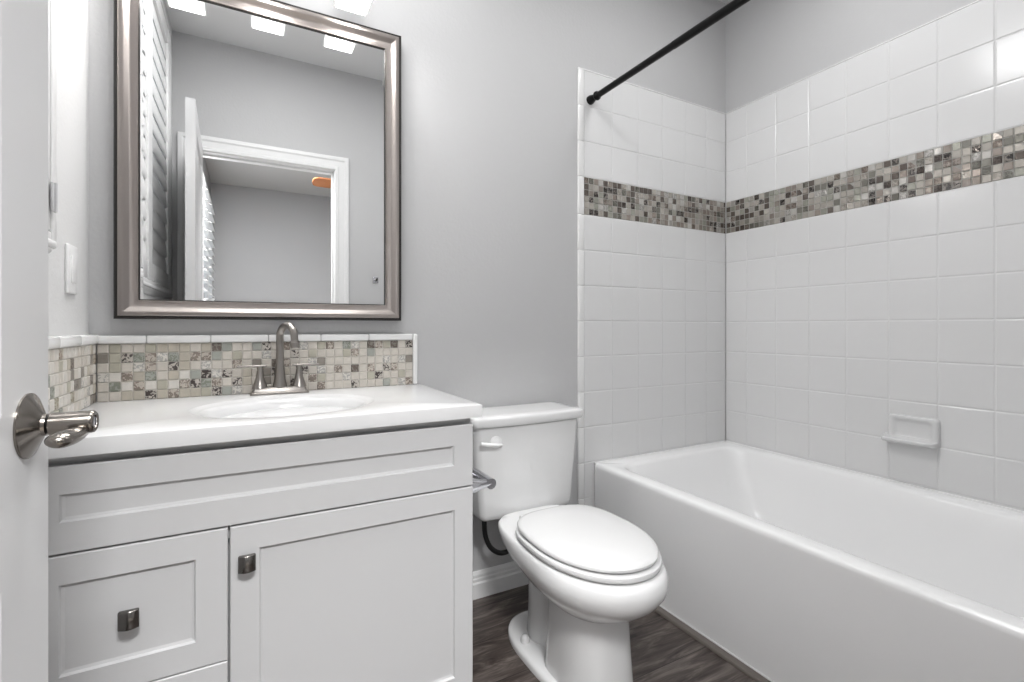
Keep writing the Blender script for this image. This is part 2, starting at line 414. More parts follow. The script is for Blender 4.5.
# ------------------------------------------------------------------ backsplash above the vanity
CT = -1.33          # countertop level
bs = thing('backsplash', -13.7, 0, CT, 'low splash of small square beige mosaic tiles with white edge behind the vanity sink', 'backsplash')
def pick_beige(rnd, code):
    tab = {'c': (0, 0), 'p': (0, 1), 'b': (0, 2), 's': (0, 3), 't': (0, 4), 'o': (0, 5), 'D': (1, 6), 'B': (1, 7), 'S': (1, 3), 'P': (1, 1), 'T': (1, 4), 'O': (1, 5)}
    if code: return tab[code]
    x = rnd.random()
    if x < .52: return 0, rnd.choice([0, 0, 1])
    if x < .66: return 0, rnd.choice([2, 5])
    if x < .74: return 0, 3
    if x < .79: return 1, 6
    return 1, rnd.choice([1, 2, 3, 4, 7])
def pick_side(rnd, code):
    x = rnd.random()
    if x < .70: return 0, rnd.choice([0, 1, 1])
    if x < .80: return 0, rnd.choice([5, 2, 4])
    return 1, rnd.choice([1, 1, 2, 3, 5, 4])
MZ0, MP, MZ = CT+.0, .1735, .1718
BACK_CODES = [r[::-1] for r in (      # as seen, top row first; the panel is laid from its right end
 'coccobbbcbTsccsDcBcPcoBcSPcTBoTcD',
 'toDSBPSbBBscoccPccDcocccoBcsccccc',
 'cocPBcDbcPccBctcTBccPtcccccccPcPt',
 'PpBbScbpsDPDcbctDbcDcPcBcTcBcDBcc',
 'cSpBpopBDSBcDbctccDcBoccPccoDccoc',
 'ccbbDbBbboDsPcccccTccBcccDcccscPB')]
mosaic('mosaic_panel', 'B', -10.92, XL+.132, MZ0, 6, MP, MZ, -.04, [M['mosaic'], M['mosaic_grout']], bs, 21, pick_beige, codes=BACK_CODES, thick=.09)
# the side panel looks +x, so it is built as a mirrored copy of a right-hand panel
def side_mosaic():
    o = mosaic('mosaic_panel', 'R', -3.35, -.042, MZ0, 6, MP, MZ, 0, [M['mosaic'], M['mosaic_grout']], None, 5, pick_side, thick=.13)
    me = o.data
    off = o.location.copy()
    for v in me.vertices:
        x = v.co.x+off.x
        v.co.x = (XL+.13)*S-x
    me.flip_normals(); me.update()
    xs = [v.co.x for v in me.vertices]; c = (min(xs)+max(xs))/2
    for v in me.vertices: v.co.x -= c
    o.location.x = c
    o.location -= wloc(bs); o.parent = bs
side_mosaic()
b = NB()
TZ0, TZ1 = CT+6*MZ+.004, -.150
x = -10.925
k = 0
while x > XL+.14:
    x0 = max(x-1.0, XL+.14); box(b, x0+.0015, x-.0015, -.075, .048, TZ0, TZ1, .03, 3); x -= 1.0
box(b, -10.915, -10.805, -.075, .048, CT, TZ1, .045, 3)
y = -.02
while y > -3.4:
    y0 = max(y-1.0, -3.45); box(b, XL, XL+.165, y0+.0015, y-.0015, TZ0, TZ1+.02, .03, 3); y -= 1.0
box(b, XL, XL+.165, -3.46, -3.36, CT, TZ1, .04, 3)
obj('edge_trim', b, M['bullnose'], bs, smooth=50)

# ------------------------------------------------------------------ vanity cabinet
FY = -3.34; VX1 = -10.85
van = thing('vanity_cabinet', -13.76, -1.7, ZF, 'white shaker vanity cabinet with one door, drawers and dark square knobs', 'cabinet')
b = NB()
ct_ = CT-.224
box(b, VX1-.12, VX1, -3.215, .045, ZF, ct_, .003)                 # right side
box(b, XL+.004, XL+.12, -3.215, .045, ZF, ct_)                     # left side
box(b, XL+.12, VX1-.12, -.05, .045, ZF, ct_)                       # back
box(b, XL+.12, VX1-.12, -3.2, -.05, ZF+.42, ZF+.52)                # bottom
box(b, XL+.12, VX1-.12, -2.9, -2.8, ZF, ZF+.42)                    # toe kick
box(b, XL+.12, VX1-.12, -3.215, -3.1, -2.95, -1.60)                # front rail behind the false front
box(b, XL+.12, VX1-.12, -3.30, -3.1, -1.62, ct_)                   # top rail
box(b, -14.62, -14.42, -3.12, -3.0, ZF+.42, -2.9)                 # centre stile
obj('body', b, M['carcass'], van)
def shaker(x0, x1, z0, z1, ix0, ix1, iz0, iz1, y=FY, th=.12, ch=.05, dep=.05):
    b = NB()
    R = lambda a0, a1, c0, c1, yy: [Vector((a0, yy, c0)), Vector((a1, yy, c0)), Vector((a1, yy, c1)), Vector((a0, yy, c1))]
    e = .012
    loft(b, [R(x0, x1, z0, z1, y+th), R(x0, x1, z0, z1, y+e), R(x0+e, x1-e, z0+e, z1-e, y),
             R(ix0, ix1, iz0, iz1, y), R(ix0+ch*.35, ix1-ch*.35, iz0+ch*.35, iz1-ch*.35, y+dep*.75), R(ix0+ch, ix1-ch, iz0+ch, iz1-ch, y+dep)])
    return b
obj('false_drawer_front', shaker(XL+.03, -10.858, -2.737, -1.675, -16.29, -11.2, -2.36, -2.02), M['cabinet'], van, smooth=20)
d1 = obj('drawer', shaker(XL+.03, -14.533, -4.577, -2.762, -16.293, -14.904, -4.222, -3.112), M['cabinet'], van, smooth=20)
d2 = obj('drawer', shaker(XL+.03, -14.533, -6.33, -4.592, -16.293, -14.904, -5.972, -4.95), M['cabinet'], van, smooth=20)
dr = obj('door', shaker(-14.505, -10.858, -6.33, -2.762, -14.147, -11.191, -5.972, -3.112), M['cabinet'], van, smooth=20)
def knob(x, z, parent, y=FY):
    b = NB()
    lathe(b, (x, y+.002, z), (0, -1, 0), [(0, .062), (.02, .05), (.09, .035), (.10, .05)], 20)
    def plan(zz, sx, dy):      # plan outline of the curved face, bowed about the vertical
        o_ = [Vector((x-.105*sx, y-.095, zz)), Vector((x-.108*sx, y-.125, zz))]
        for k in range(9):
            t = -1+k/4; o_.append(Vector((x+.104*sx*t, y-.128-dy-.042*(1-t*t), zz)))
        return o_+[Vector((x+.108*sx, y-.125, zz)), Vector((x+.105*sx, y-.095, zz))]
    loft(b, [plan(z-.118, .90, -.012), plan(z-.108, 1, 0), plan(z, 1, .004), plan(z+.108, 1, 0), plan(z+.118, .90, -.012)])
    return obj('knob', b, M['knob'], parent, smooth=50)
knob(-14.30, -3.255, dr); knob(-15.60, -3.655, d1); knob(-15.60, -5.46, d2)

# ------------------------------------------------------------------ vanity top with oval basin
vt = thing('bathroom_sink', -13.7, -1.7, CT-.22, 'thick glossy white sink top with a shallow oval basin, lying on the vanity cabinet', 'sink')
SX, SY = -13.67, -1.83
NS = 96
def ell(a, bb, z, n=2.0):
    out = []
    for i in range(NS):
        t = 2*PI*i/NS
        out.append(Vector((SX+a*math.cos(t), SY+bb*math.sin(t), z)))
    return out
def rect_ring(x0, x1, y0, y1, z):
    out = []
    for i in range(NS):
        t = 2*PI*i/NS; c, s = math.cos(t), math.sin(t)
        # ray from the basin centre to the rectangle
        k = min(((x1-SX)/c if c > 1e-9 else ((x0-SX)/c if c < -1e-9 else 1e9)), ((y1-SY)/s if s > 1e-9 else ((y0-SY)/s if s < -1e-9 else 1e9)))
        out.append([SX+c*k, SY+s*k, z])
    for (cx, cy) in ((x0, y0), (x0, y1), (x1, y0), (x1, y1)):      # snap the nearest vertices to the corners
        j = min(range(NS), key=lambda i: (out[i][0]-cx)**2+(out[i][1]-cy)**2); out[j][0] = cx; out[j][1] = cy
    return [Vector(p) for p in out]
b = NB()
X0, X1, Y0, Y1 = XL+.004, -10.735, -3.462, .045
e = .022
loft(b, [rect_ring(X0, X1, Y0, Y1, CT-.22), rect_ring(X0, X1, Y0, Y1, CT-e), rect_ring(X0+e*.3, X1-e*.3, Y0+e*.3, Y1, CT-e*.3), rect_ring(X0+e, X1-e, Y0+e, Y1, CT),
         ell(1.46, 1.24, CT), ell(1.43, 1.21, CT-.008), ell(1.39, 1.17, CT-.03), ell(1.33, 1.11, CT-.045), ell(1.29, 1.07, CT-.055), ell(1.25, 1.03, CT-.10),
         ell(1.21, .99, CT-.2), ell(1.10, .90, CT-.5), ell(.92, .74, CT-.72), ell(.6, .48, CT-.86), ell(.2, .2, CT-.9)])
obj('countertop', b, M['marble'], vt, smooth=35)
b = NB(); lathe(b, (SX, SY, CT-.905), (0, 0, 1), [(0, .14), (.015, .14), (.02, .12), (.012, .08), (.02, .06), (.025, .0)], 24); obj('drain', b, M['chrome'], vt)

# ------------------------------------------------------------------ faucet
FX, FYY = -13.725, -.27
fa = thing('faucet', FX, FYY, CT, 'brushed nickel gooseneck faucet with two lever handles behind the basin', 'faucet')
b = NB()
def st(wx, wy, z): return rr(FX-wx, FX+wx, FYY-wy, FYY+wy, min(wx, wy)*.35, z, 4)
loft(b, [st(.535, .165, CT+.002), st(.535, .165, CT+.03), st(.50, .14, CT+.05), st(.475, .125, CT+.12), st(.46, .115, CT+.135)])
obj('base', b, M['nickel'], fa, smooth=30)
b = NB()
dirx, diry = .56, -.83
pts = [(FX, FYY, CT+.13), (FX, FYY, CT+.3), (FX, FYY, CT+.55), (FX, FYY, CT+.8), (FX, FYY, CT+1.15)]
r_ = .212; zc = CT+1.15
for i in range(1, 14):
    a = PI-i/12*PI*.93
    pts.append((FX+dirx*(r_+r_*math.cos(a)), FYY+diry*(r_+r_*math.cos(a)), zc+r_*math.sin(a)))
rad = [.135, .105, .082, .072, .07]+[.07]*13
l = Vector(pts[-1]); dd = (Vector(pts[-1])-Vector(pts[-2])).normalized()
pts.append(tuple(l+dd*.10)); rad.append(.07)
tube(b, pts, rad, 20)
obj('spout', b, M['nickel'], fa, smooth=50)
b = NB(); p = Vector(pts[-1]); lathe(b, p-dd*.02, dd, [(0, .072), (.01, .092), (.04, .094), (.05, .082), (.13, .088), (.15, .08), (.15, .06)], 24); obj('aerator', b, M['nickel'], fa, smooth=50)
for sx in (-1, 1):
    hx = FX+sx*.355
    b = NB()
    lathe(b, (hx, FYY, CT+.13), (0, 0, 1), [(0, .145), (.03, .135), (.12, .10), (.22, .075), (.33, .06), (.345, .062), (.345, .05), (.375, .05), (.375, .06), (.42, .058), (.44, .03)], 24)
    h = obj('handle', b, M['nickel'], fa, smooth=45)
    b = NB(); c0 = hx-.10*sx if sx < 0 else hx-.10; 
    x0_, x1_ = (hx-.40, hx+.13) if sx < 0 else (hx-.13, hx+.38)
    box(b, x0_, x1_, FYY-.045, FYY+.045, CT+.545, CT+.585, .015, 3)
    obj('lever', b, M['nickel'], h, smooth=50)

# ------------------------------------------------------------------ mirror
mi_ = thing('wall_mirror', -13.79, 0, .15, 'large rectangular mirror in a champagne silver frame above the vanity', 'mirror')
mx0, mx1, mz0, mz1 = -16.38, -11.225, .15, 6.62
def mring(o_, yy): return [Vector((mx0+o_, yy, mz0+o_)), Vector((mx1-o_, yy, mz0+o_)), Vector((mx1-o_, yy, mz1-o_)), Vector((mx0+o_, yy, mz1-o_))]
b = NB(); loft(b, [mring(0, .045), mring(0, -.16), mring(.02, -.185), mring(.06, -.18)], False, False); o_f = obj('frame_edge', b, M['frame_black'], mi_, smooth=20)
b = NB(); loft(b, [mring(.055, -.165), mring(.06, -.195), mring(.075, -.205), mring(.11, -.20), mring(.15, -.175), mring(.20, -.145), mring(.24, -.118), mring(.29, -.098), mring(.32, -.09), mring(.33, -.096), mring(.34, -.092), mring(.345, -.07)], False, False)
obj('frame', b, M['frame'], mi_, smooth=35)
b = NB(); loft(b, [mring(.34, -.076), mring(.352, -.082), mring(.36, -.078), mring(.36, -.05)], False, False); obj('inner_lip', b, M['frame_black'], mi_, smooth=20)
b = NB(); loft(b, [mring(.35, -.045), mring(.35, -.054), mring(.41, -.058)], True, True); obj('mirror_glass', b, M['glass_mirror'], mi_, smooth=None)

# ------------------------------------------------------------------ vanity light
vl = thing('vanity_light', -13.9, 0, 7.2, 'wall light with three square frosted glass shades above the mirror', 'light')
b = NB(); box(b, -15.8, -12.0, -.16, .045, 7.55, 8.15, .03, 3); obj('backplate', b, M['nickel'], vl)
MT = 6.59
for xc in (-12.41, -13.90, -15.39):
    yc = -.86
    b = NB()
    sq = lambda s, z: rr(xc-s, xc+s, yc-s, yc+s, .035, z, 3)
    loft(b, [sq(.09, MT+1.02), sq(.16, MT+1.0), sq(.205, MT+.95), sq(.335, MT+.0), sq(.305, MT), sq(.18, MT+.93), sq(.06, MT+.97)])
    sh = obj('shade', b, M['shade'], vl, smooth=35)
    b = NB(); lathe(b, (xc, yc, MT+.86), (0, 0, -1), [(0, .05), (.08, .06), (.18, .10), (.28, .12), (.36, .10), (.42, .05), (.43, 0)], 16); obj('bulb', b, M['bulb'], sh)
    b = NB(); tube(b, smooth_path([(xc, -.14, 7.85), (xc, -.5, 7.9), (xc, yc, 7.85), (xc, yc, MT+1.0)]), .05, 12); lathe(b, (xc, yc, MT+1.0), (0, 0, 1), [(0, .12), (.12, .12), (.16, .06)], 18)
    obj('arm', b, M['nickel'], vl)
    L_ = bpy.data.lights.new('vanity_bulb_light', 'POINT'); L_.energy = 3.5; L_.shadow_soft_size = .03; L_.color = (1, .985, .965)
    lo = bpy.data.objects.new('vanity_bulb_light', L_); col.objects.link(lo); lo.location = P(xc, yc, MT+.12)

# ------------------------------------------------------------------ window with shutters, left wall
def louvre_panel(parent, y0, y1, z0, z1, x, tilt, pitch=.56, width=.66):
    """One shutter panel in the plane x (looking +x)."""
    st_, rail = .33, .5
    b = NB(); t = .1
    box(b, x-t, x+t, y0, y0+st_, z0, z1, .02); box(b, x-t, x+t, y1-st_, y1, z0, z1, .02)
    box(b, x-t*.9, x+t*.9, y0+st_, y1-st_, z0, z0+rail, .02); box(b, x-t*.9, x+t*.9, y0+st_, y1-st_, z1-rail, z1, .02)
    pn = obj('shutter_panel', b, M['white_paint'], parent)
    n = int((z1-z0-2*rail)/pitch); pz = (z1-z0-2*rail)/n
    b = NB()
    for i in range(n):
        zc = z0+rail+pz*(i+.5)
        ring = []
        for k in range(14):
            a = 2*PI*k/14; u_, v_ = width/2*math.cos(a), .045*math.sin(a)
            ring.append((x+u_*math.cos(tilt)-v_*math.sin(tilt), zc+u_*math.sin(tilt)+v_*math.cos(tilt)))
        loft(b, [[Vector((q[0], yy, q[1])) for q in ring] for yy in (y0+st_+.01, y1-st_-.01)])
    obj('louvre', b, M['white_paint'], pn)
    return pn
win = sroot('window_1', XL, -5.9, 1.25)
b = NB()
fy0, fy1, fz0, fz1 = -9.9, -1.95, 1.20, 10.42
for (a0, a1, c0, c1) in ((fy0-.05, fy0+.22, fz0, fz1), (fy1-.16, fy1+.05, fz0, fz1), (fy0+.22, fy1-.16, fz0, fz0+.12), (fy0+.22, fy1-.16, fz1-.16, fz1)):
    box(b, XL-.1, XL+.09, a0, a1, c0, c1, .02)
obj('window_frame', b, M['white_paint'], win)
b = NB(); box(b, XL-.4, XL+.14, fy0-.05, fy1-.12, 1.09, 1.20, .03, 3); obj('window_sill', b, M['white_paint'], win)
b = NB(); loft(b, [[Vector((XL+d, yy, 1.09-h)) for d, h in ((0, 0), (.10, 0), (.09, .04), (.05, .08), (.04, .12), (.02, .17), (0, .18))] for yy in (fy0-.02, fy1-.17)]); obj('window_apron', b, M['white_paint'], win)
ym = (fy0+.22+fy1-.16)/2
p1 = louvre_panel(win, ym+.01, fy1-.18, fz0+.14, fz1-.18, XL-.02, math.radians(-84))
p2 = louvre_panel(win, fy0+.24, ym-.01, fz0+.14, fz1-.18, XL-.02, math.radians(-84))
for z_ in (1.80, 5.7, 9.4):
    b = NB(); box(b, XL+.095, XL+.125, fy1-.24, fy1-.08, z_-.2, z_+.2, .01); tube(b, [(XL+.135, fy1-.17, z_-.2), (XL+.135, fy1-.17, z_-.08), (XL+.135, fy1-.17, z_+.08), (XL+.135, fy1-.17, z_+.2)], .022, 10)
    obj('hinge', b, M['hinge'], p1)
b = NB(); box(b, XL-.62, XL-.58, W1[0], W1[1], W1[2], W1[3]); obj('window_pane', b, M['glass'], win)
# bedroom window, louvres open
win2 = sroot('window_2', XL, -23, W2[2])
b = NB()
for (a0, a1, c0, c1) in ((W2[0], W2[0]+.2, W2[2], W2[3]), (W2[1]-.2, W2[1], W2[2], W2[3]), (W2[0]+.2, W2[1]-.2, W2[2], W2[2]+.15), (W2[0]+.2, W2[1]-.2, W2[3]-.15, W2[3])):
    box(b, XL-.1, XL+.12, a0, a1, c0, c1, .02)
obj('window_frame', b, M['white_paint'], win2)
nP = 4; wP = (W2[1]-W2[0]-.4)/nP
for i in range(nP):
    louvre_panel(win2, W2[0]+.2+i*wP+.01, W2[0]+.2+(i+1)*wP-.01, W2[2]+.16, W2[3]-.16, XL+.05, math.radians(-22), pitch=.58, width=.62)
b = NB(); box(b, XL-.62, XL-.58, W2[0], W2[1], W2[2], W2[3]); obj('window_pane', b, M['glass'], win2)

# ------------------------------------------------------------------ light switch on the left wall
sw = thing('light_switch', XL, -1.2, .53, 'tall white rocker switch plate on the left wall beside the mirror', 'switch')
b = NB(); box(b, XL, XL+.045, -1.22, -.74, .53, 1.30, .02, 3); obj('plate', b, M['plastic'], sw)
b = NB(); box(b, XL+.035, XL+.06, -1.10, -.86, .70, 1.13, .01); obj('rocker', b, M['plastic'], sw)

# ------------------------------------------------------------------ entrance door with its handle
E0 = Vector((-15.80, -10.93)); E1 = Vector((-15.65, -6.05))
ev = (E1-E0).normalized(); nv = Vector((ev.y, -ev.x)); DL = (E1-E0).length
def D(co):      # (along the door, out of its face, height)
    p = E0+ev*co[0]+nv*co[1]; return Vector((p.x, p.y, co[2]))
b = NB()
DB, DT = ZF+.07, 6.72; th = .25
def dring(s0, s1, z0, z1, t): return [D((s0, t, z0)), D((s1, t, z0)), D((s1, t, z1)), D((s0, t, z1))]
panels = [(DB+1.5, DB+5.0), (DB+6.1, DT-.75)]
# core and raised stiles/rails on both faces
box(b, 0, DL, -th+.06, -.06, DB, DT, T=D)
for t0, t1 in ((-.06, 0), (-th, -th+.06)):
    box(b, 0, .75, t0, t1, DB, DT, T=D); box(b, DL-.75, DL, t0, t1, DB, DT, T=D)
    for z0, z1 in ((DB, panels[0][0]), (panels[0][1], panels[1][0]), (panels[1][1], DT)):
        box(b, .75, DL-.75, t0, t1, z0, z1, T=D)
for z0, z1 in panels:
    for sg, tt in ((1, 0), (-1, -th)):
        loft(b, [dring(.75, DL-.75, z0, z1, tt), dring(.83, DL-.83, z0+.08, z1-.08, tt-sg*.05), dring(1.0, DL-1.0, z0+.25, z1-.25, tt-sg*.05), dring(1.12, DL-1.12, z0+.37, z1-.37, tt-sg*.015)], False, True)
door = struct(obj('door_1', b, M['door_paint'], smooth=20))
hs, hz = DL-.36, -.70
ax = nv.to_3d()
b = NB(); lathe(b, D((hs, 0, hz)), ax, [(0, .232), (.012, .232), (.020, .222), (.078, .098), (.088, .082), (.108, .078), (.108, .05)], 48)
dh = obj('door_handle', b, M['lever'], door, smooth=30)
b = NB(); lathe(b, D((hs, .100, hz)), ax, [(0, .066), (.03, .066)], 32); obj('seam_ring', b, M['black'], dh)
b = NB()
lathe(b, D((hs, .118, hz)), ax, [(0, .068), (.008, .082), (.235, .082), (.255, .078), (.262, .066), (.256, .050), (.235, .044), (.235, .0)], 40)
# arm sweeping back towards the hinges
secs = []
for (ds, t, dz, rt, rz) in ((.03,.30,-.045,.04,.02),(-.08,.30,-.06,.06,.04),(-.2,.295,-.058,.08,.052),(-.32,.295,-.052,.088,.056),(-.42,.295,-.048,.08,.052),(-.48,.295,-.046,.055,.038),(-.50,.295,-.046,.02,.014)):
    secs.append([D((hs+ds, t+rt*math.cos(2*PI*k/24), hz+dz+rz*math.sin(2*PI*k/24))) for k in range(24)])
loft(b, secs)
obj('lever', b, M['lever'], dh, smooth=50)
b = NB(); lathe(b, D((hs, .35, hz)), ax, [(0, .038), (.018, .038), (.024, .03), (.024, 0)], 24); box(b, hs-.006, hs+.006, .372, .380, hz-.028, hz+.028, T=D); obj('lock_pin', b, M['chrome'], dh)
b = NB(); lathe(b, D((hs, -th, hz)), -ax, [(0, .232), (.012, .232), (.020, .222), (.078, .098), (.088, .082), (.2, .078), (.3, .08), (.3, .0)], 40); obj('rear_handle', b, M['lever'], dh)

# ------------------------------------------------------------------ bathtub
TX, TZ = -5.615, -3.87
tubo = thing('bathtub', -2.8, -5.5, ZF, 'long white alcove bathtub with flat apron along the tiled wall', 'bathtub')
b = NB()
ty0, ty1, tx1 = YD+.03, -.03, -.03
o_ = lambda i, r, z: rr(TX+i, tx1-(i if i < .01 else 0), ty0, ty1, r, z)
rings = [rr(TX, tx1, ty0, ty1, .02, ZF+.01), rr(TX, tx1, ty0, ty1, .02, TZ-.20), rr(TX-.005, tx1, ty0, ty1, .02, TZ-.12), rr(TX+.005, tx1, ty0, ty1, .02, TZ-.055), rr(TX+.035, tx1, ty0, ty1, .03, TZ-.018), rr(TX+.09, tx1, ty0, ty1, .04, TZ),
         rr(TX+.40, tx1-.22, ty0+.6, ty1-.36, .55, TZ-.012), rr(TX+.47, tx1-.27, ty0+.66, ty1-.42, .55, TZ-.04), rr(TX+.53, tx1-.32, ty0+.72, ty1-.48, .55, TZ-.12),
         rr(TX+.60, tx1-.40, ty0+.8, ty1-.62, .55, TZ-.5), rr(TX+.76, tx1-.6, ty0+1.0, ty1-1.2, .6, TZ-1.7), rr(TX+.95, tx1-.8, ty0+1.2, ty1-1.6, .6, TZ-2.15), rr(TX+1.5, tx1-1.3, ty0+1.9, ty1-2.3, .6, TZ-2.3)]
loft(b, rings)
obj('tub_shell', b, M['tub'], tubo, smooth=45)
b = NB(); box(b, TX, -.03, -.05, -.004, TZ-.02, TZ+.02); box(b, -.05, -.003, ty0, -.05, TZ-.02, TZ+.02); obj('caulk_line', b, M['caulk'], tubo)
b = NB(); loft(b, [[Vector((TX-dx_, yy, ZF+h)) for dx_, h in ((0, 0), (.17, 0), (.17, .035), (.15, .06), (.02, .075), (0, .075))] for yy in (ty0, -.0)])
struct(obj('trim_4', b, M['quarter_round']))
b = NB(); box(b, TX-.02, TX+.0, ty0, -.0, ZF+.07, ZF+.11, .008); obj('base_caulk', b, M['caulk'], tubo)
b = NB(); lathe(b, (-2.8, -8.9, TZ-2.30), (0, 0, 1), [(0, .2), (.02, .2), (.03, .15), (.03, 0)], 20); obj('drain', b, M['chrome'], tubo)

# soap dish
sd = thing('soap_dish', 0, -5.3, -2.9, 'white ceramic soap dish fixed to the tiled wall above the tub', 'soap dish')
def sd_ring(y0, y1, z0, z1, x, r): return [Vector((x, p.x, p.y)) for p in rr(y0, y1, z0, z1, r, 0, 5)]
b = NB()
A0, A1, B0, B1 = -5.84, -4.80, -2.84, -2.17
loft(b, [sd_ring(A0, A1, B0, B1, .03, .06), sd_ring(A0, A1, B0, B1, -.05, .06), sd_ring(A0+.02, A1-.02, B0+.02, B1-.01, -.10, .07), sd_ring(A0+.06, A1-.06, B0+.04, B1-.03, -.115, .07), sd_ring(A0+.12, A1-.12, B0+.10, B1-.09, -.10, .09), sd_ring(A0+.15, A1-.15, B0+.14, B1-.12, -.05, .09), sd_ring(A0+.2, A1-.2, B0+.2, B1-.18, -.035, .06)])
# projecting tray along the bottom
rings = []
for (x_, ins, zt, zb) in ((-.02, .0, B0+.16, B0-.0), (-.18, .02, B0+.13, B0-.0), (-.30, .05, B0+.12, B0+.01), (-.36, .10, B0+.12, B0+.045), (-.385, .16, B0+.10, B0+.075)):
    rings.append([Vector((x_, p.x, p.y)) for p in rr(A0+ins, A1+.09-ins, zb, zt, min(.03, (zt-zb)/2.2), 0, 4)])
loft(b, rings)
obj('dish', b, M['tile'], sd, smooth=50)

# ------------------------------------------------------------------ shower curtain rod
rod = thing('shower_curtain_rod', -5.6, -5.5, 6.3, 'straight matte black shower curtain rod above the tub edge', 'curtain rod')
ra, rb = Vector((-5.77, -.01, 6.43)), Vector((-5.48, YD+.01, 6.62)); rd = (rb-ra).normalized()
b = NB(); tube(b, [ra+rd*.25, ra+rd*3.0, ra+rd*3.02, rb-rd*.25], [.084, .086, .093, .093], 20); obj('rod', b, M['black'], rod)
for p, d in ((ra, rd), (rb, -rd)):
    b = NB(); lathe(b, p, d, [(0, .125), (.06, .125), (.20, .085), (.26, .075), (.27, .11), (.30, .125), (.34, .12), (.36, .09), (.45, .078)], 28); obj('end_flange', b, M['black'], rod, smooth=50)

# ------------------------------------------------------------------ toilet
TC = -8.47
BC = -8.54         # the bowl sits a touch left of the tank's middle
toi = thing('toilet', TC, -2.6, ZF, 'white two-piece toilet with closed lid between vanity and tub', 'toilet')
b = NB()
def dense(ring, n=10):   # more points along the straight front so that the bow is round
    out = []
    for i, p in enumerate(ring):
        q = ring[(i+1) % len(ring)]; out.append(p)
        if i in (6, 20):
            for k in range(1, n): out.append(p.lerp(q, k/n))
    return out
def tkd(wl, yb, yf, z, r=.22, bow=.10):
    pts = dense(rr(TC-wl, TC+wl, yf, yb, r, z, 6)); out = []
    for p in pts:
        q = p.copy()
        if p.y < (yb+yf)/2: q.y -= bow*(1-((p.x-TC)/wl)**2)
        out.append(q)
    return out
loft(b, [tkd(1.09, -.22, -1.06, -4.40, .13), tkd(1.18, -.17, -1.15, -4.385, .13), tkd(1.225, -.14, -1.19, -4.33, .13), tkd(1.24, -.12, -1.20, -4.24, .13), tkd(1.33, -.11, -1.22, -3.3, .13), tkd(1.40, -.10, -1.25, -2.5, .16), tkd(1.42, -.10, -1.26, -2.26, .16)])
obj('tank', b, M['ceramic'], toi, smooth=50)
b = NB()
loft(b, [tkd(1.43, -.08, -1.27, -2.25, .11), tkd(1.475, -.05, -1.33, -2.23, .11), tkd(1.50, -.03, -1.36, -2.17, .10), tkd(1.505, -.03, -1.365, -2.06, .10), tkd(1.495, -.04, -1.35, -2.02, .10), tkd(1.45, -.07, -1.30, -2.0, .10), tkd(1.2, -.2, -1.1, -1.992, .1)])
obj('tank_lid', b, M['ceramic'], toi, smooth=50)
b = NB()
lathe(b, (-9.38, -1.20, -2.58), (0, -1, 0), [(0, .15), (.10, .15), (.125, .12), (.13, .05)], 26)
obj('flush_plate', b, M['plastic'], toi, smooth=50)
b = NB()
tube(b, smooth_path([(-9.28, -1.36, -2.645), (-9.40, -1.40, -2.63), (-9.56, -1.42, -2.605), (-9.72, -1.42, -2.575), (-9.82, -1.41, -2.555)]), [.045]*6+[.06]*6+[.062]*6+[.055]*6+[.03], 14, flat=.7)
obj('flush_lever', b, M['plastic'], toi, smooth=50)

def oval(w_, yb, yf, ym, z, nb=3.9, nf=2.1, n=112):
    out = []
    for i in range(n):
        a = 2*PI*i/n; c, s = math.cos(a), math.sin(a)
        if s >= 0: x_ = w_*math.copysign(abs(c)**(2/nb), c); y_ = ym+(yb-ym)*abs(s)**(2/nb)
        else: x_ = w_*math.copysign(abs(c)**(2/nf), c); y_ = ym-(ym-yf)*abs(s)**(2/nf)
        out.append(Vector((TC+x_, y_, z)))
    for p in out: p.x += BC-TC
    return out
def oval_l(w_, yb, yf, ym, z): return oval(w_, yb, yf, ym, z, 3.1)
b = NB()   # lid
lz = -4.0
loft(b, [oval_l(1.06, -2.12, -4.97, -3.45, lz-.055), oval_l(1.095, -2.09, -5.01, -3.45, lz-.035), oval_l(1.10, -2.08, -5.02, -3.45, lz+.01), oval_l(1.075, -2.10, -4.99, -3.45, lz+.045), oval_l(1.0, -2.18, -4.90, -3.45, lz+.065), oval_l(.6, -2.6, -4.3, -3.45, lz+.085), oval_l(.15, -3.2, -3.7, -3.45, lz+.088)])
obj('lid', b, M['seat'], toi, smooth=50)
b = NB()   # seat
loft(b, [oval_l(1.08, -2.12, -5.03, -3.45, lz-.20), oval_l(1.13, -2.09, -5.08, -3.45, lz-.18), oval_l(1.145, -2.08, -5.095, -3.45, lz-.14), oval_l(1.13, -2.09, -5.08, -3.45, lz-.095), oval_l(1.06, -2.12, -5.0, -3.45, lz-.075)])
obj('seat', b, M['seat'], toi, smooth=50)
for sx in (-1, 1):
    b = NB(); box(b, TC+sx*.52-.13, TC+sx*.52+.13, -2.12, -1.86, -4.24, -4.07, .04, 3); obj('hinge', b, M['seat'], toi)
b = NB()   # bowl and pedestal: one body
rz = -4.215
secs = [oval(.9, -1.42, -4.7, -3.3, rz, 4), oval(1.10, -1.36, -5.10, -3.3, rz, 4.2), oval(1.14, -1.35, -5.17, -3.35, rz-.03, 4.2, 2.15), oval(1.165, -1.36, -5.22, -3.4, rz-.10, 4, 2.15),
        oval(1.175, -1.42, -5.24, -3.5, rz-.24, 3.6, 2.1), oval(1.155, -1.55, -5.20, -3.5, rz-.38, 3.2, 2.1), oval(1.08, -1.75, -5.08, -3.5, rz-.54, 2.8, 2.1), oval(.97, -1.95, -4.90, -3.5, rz-.70, 2.6, 2.1),
        oval(.84, -2.10, -4.66, -3.5, rz-.84, 2.5, 2.1), oval(.74, -2.2, -4.5, -3.5, rz-.93, 2.5, 2.2)]
loft(b, secs, True, True)
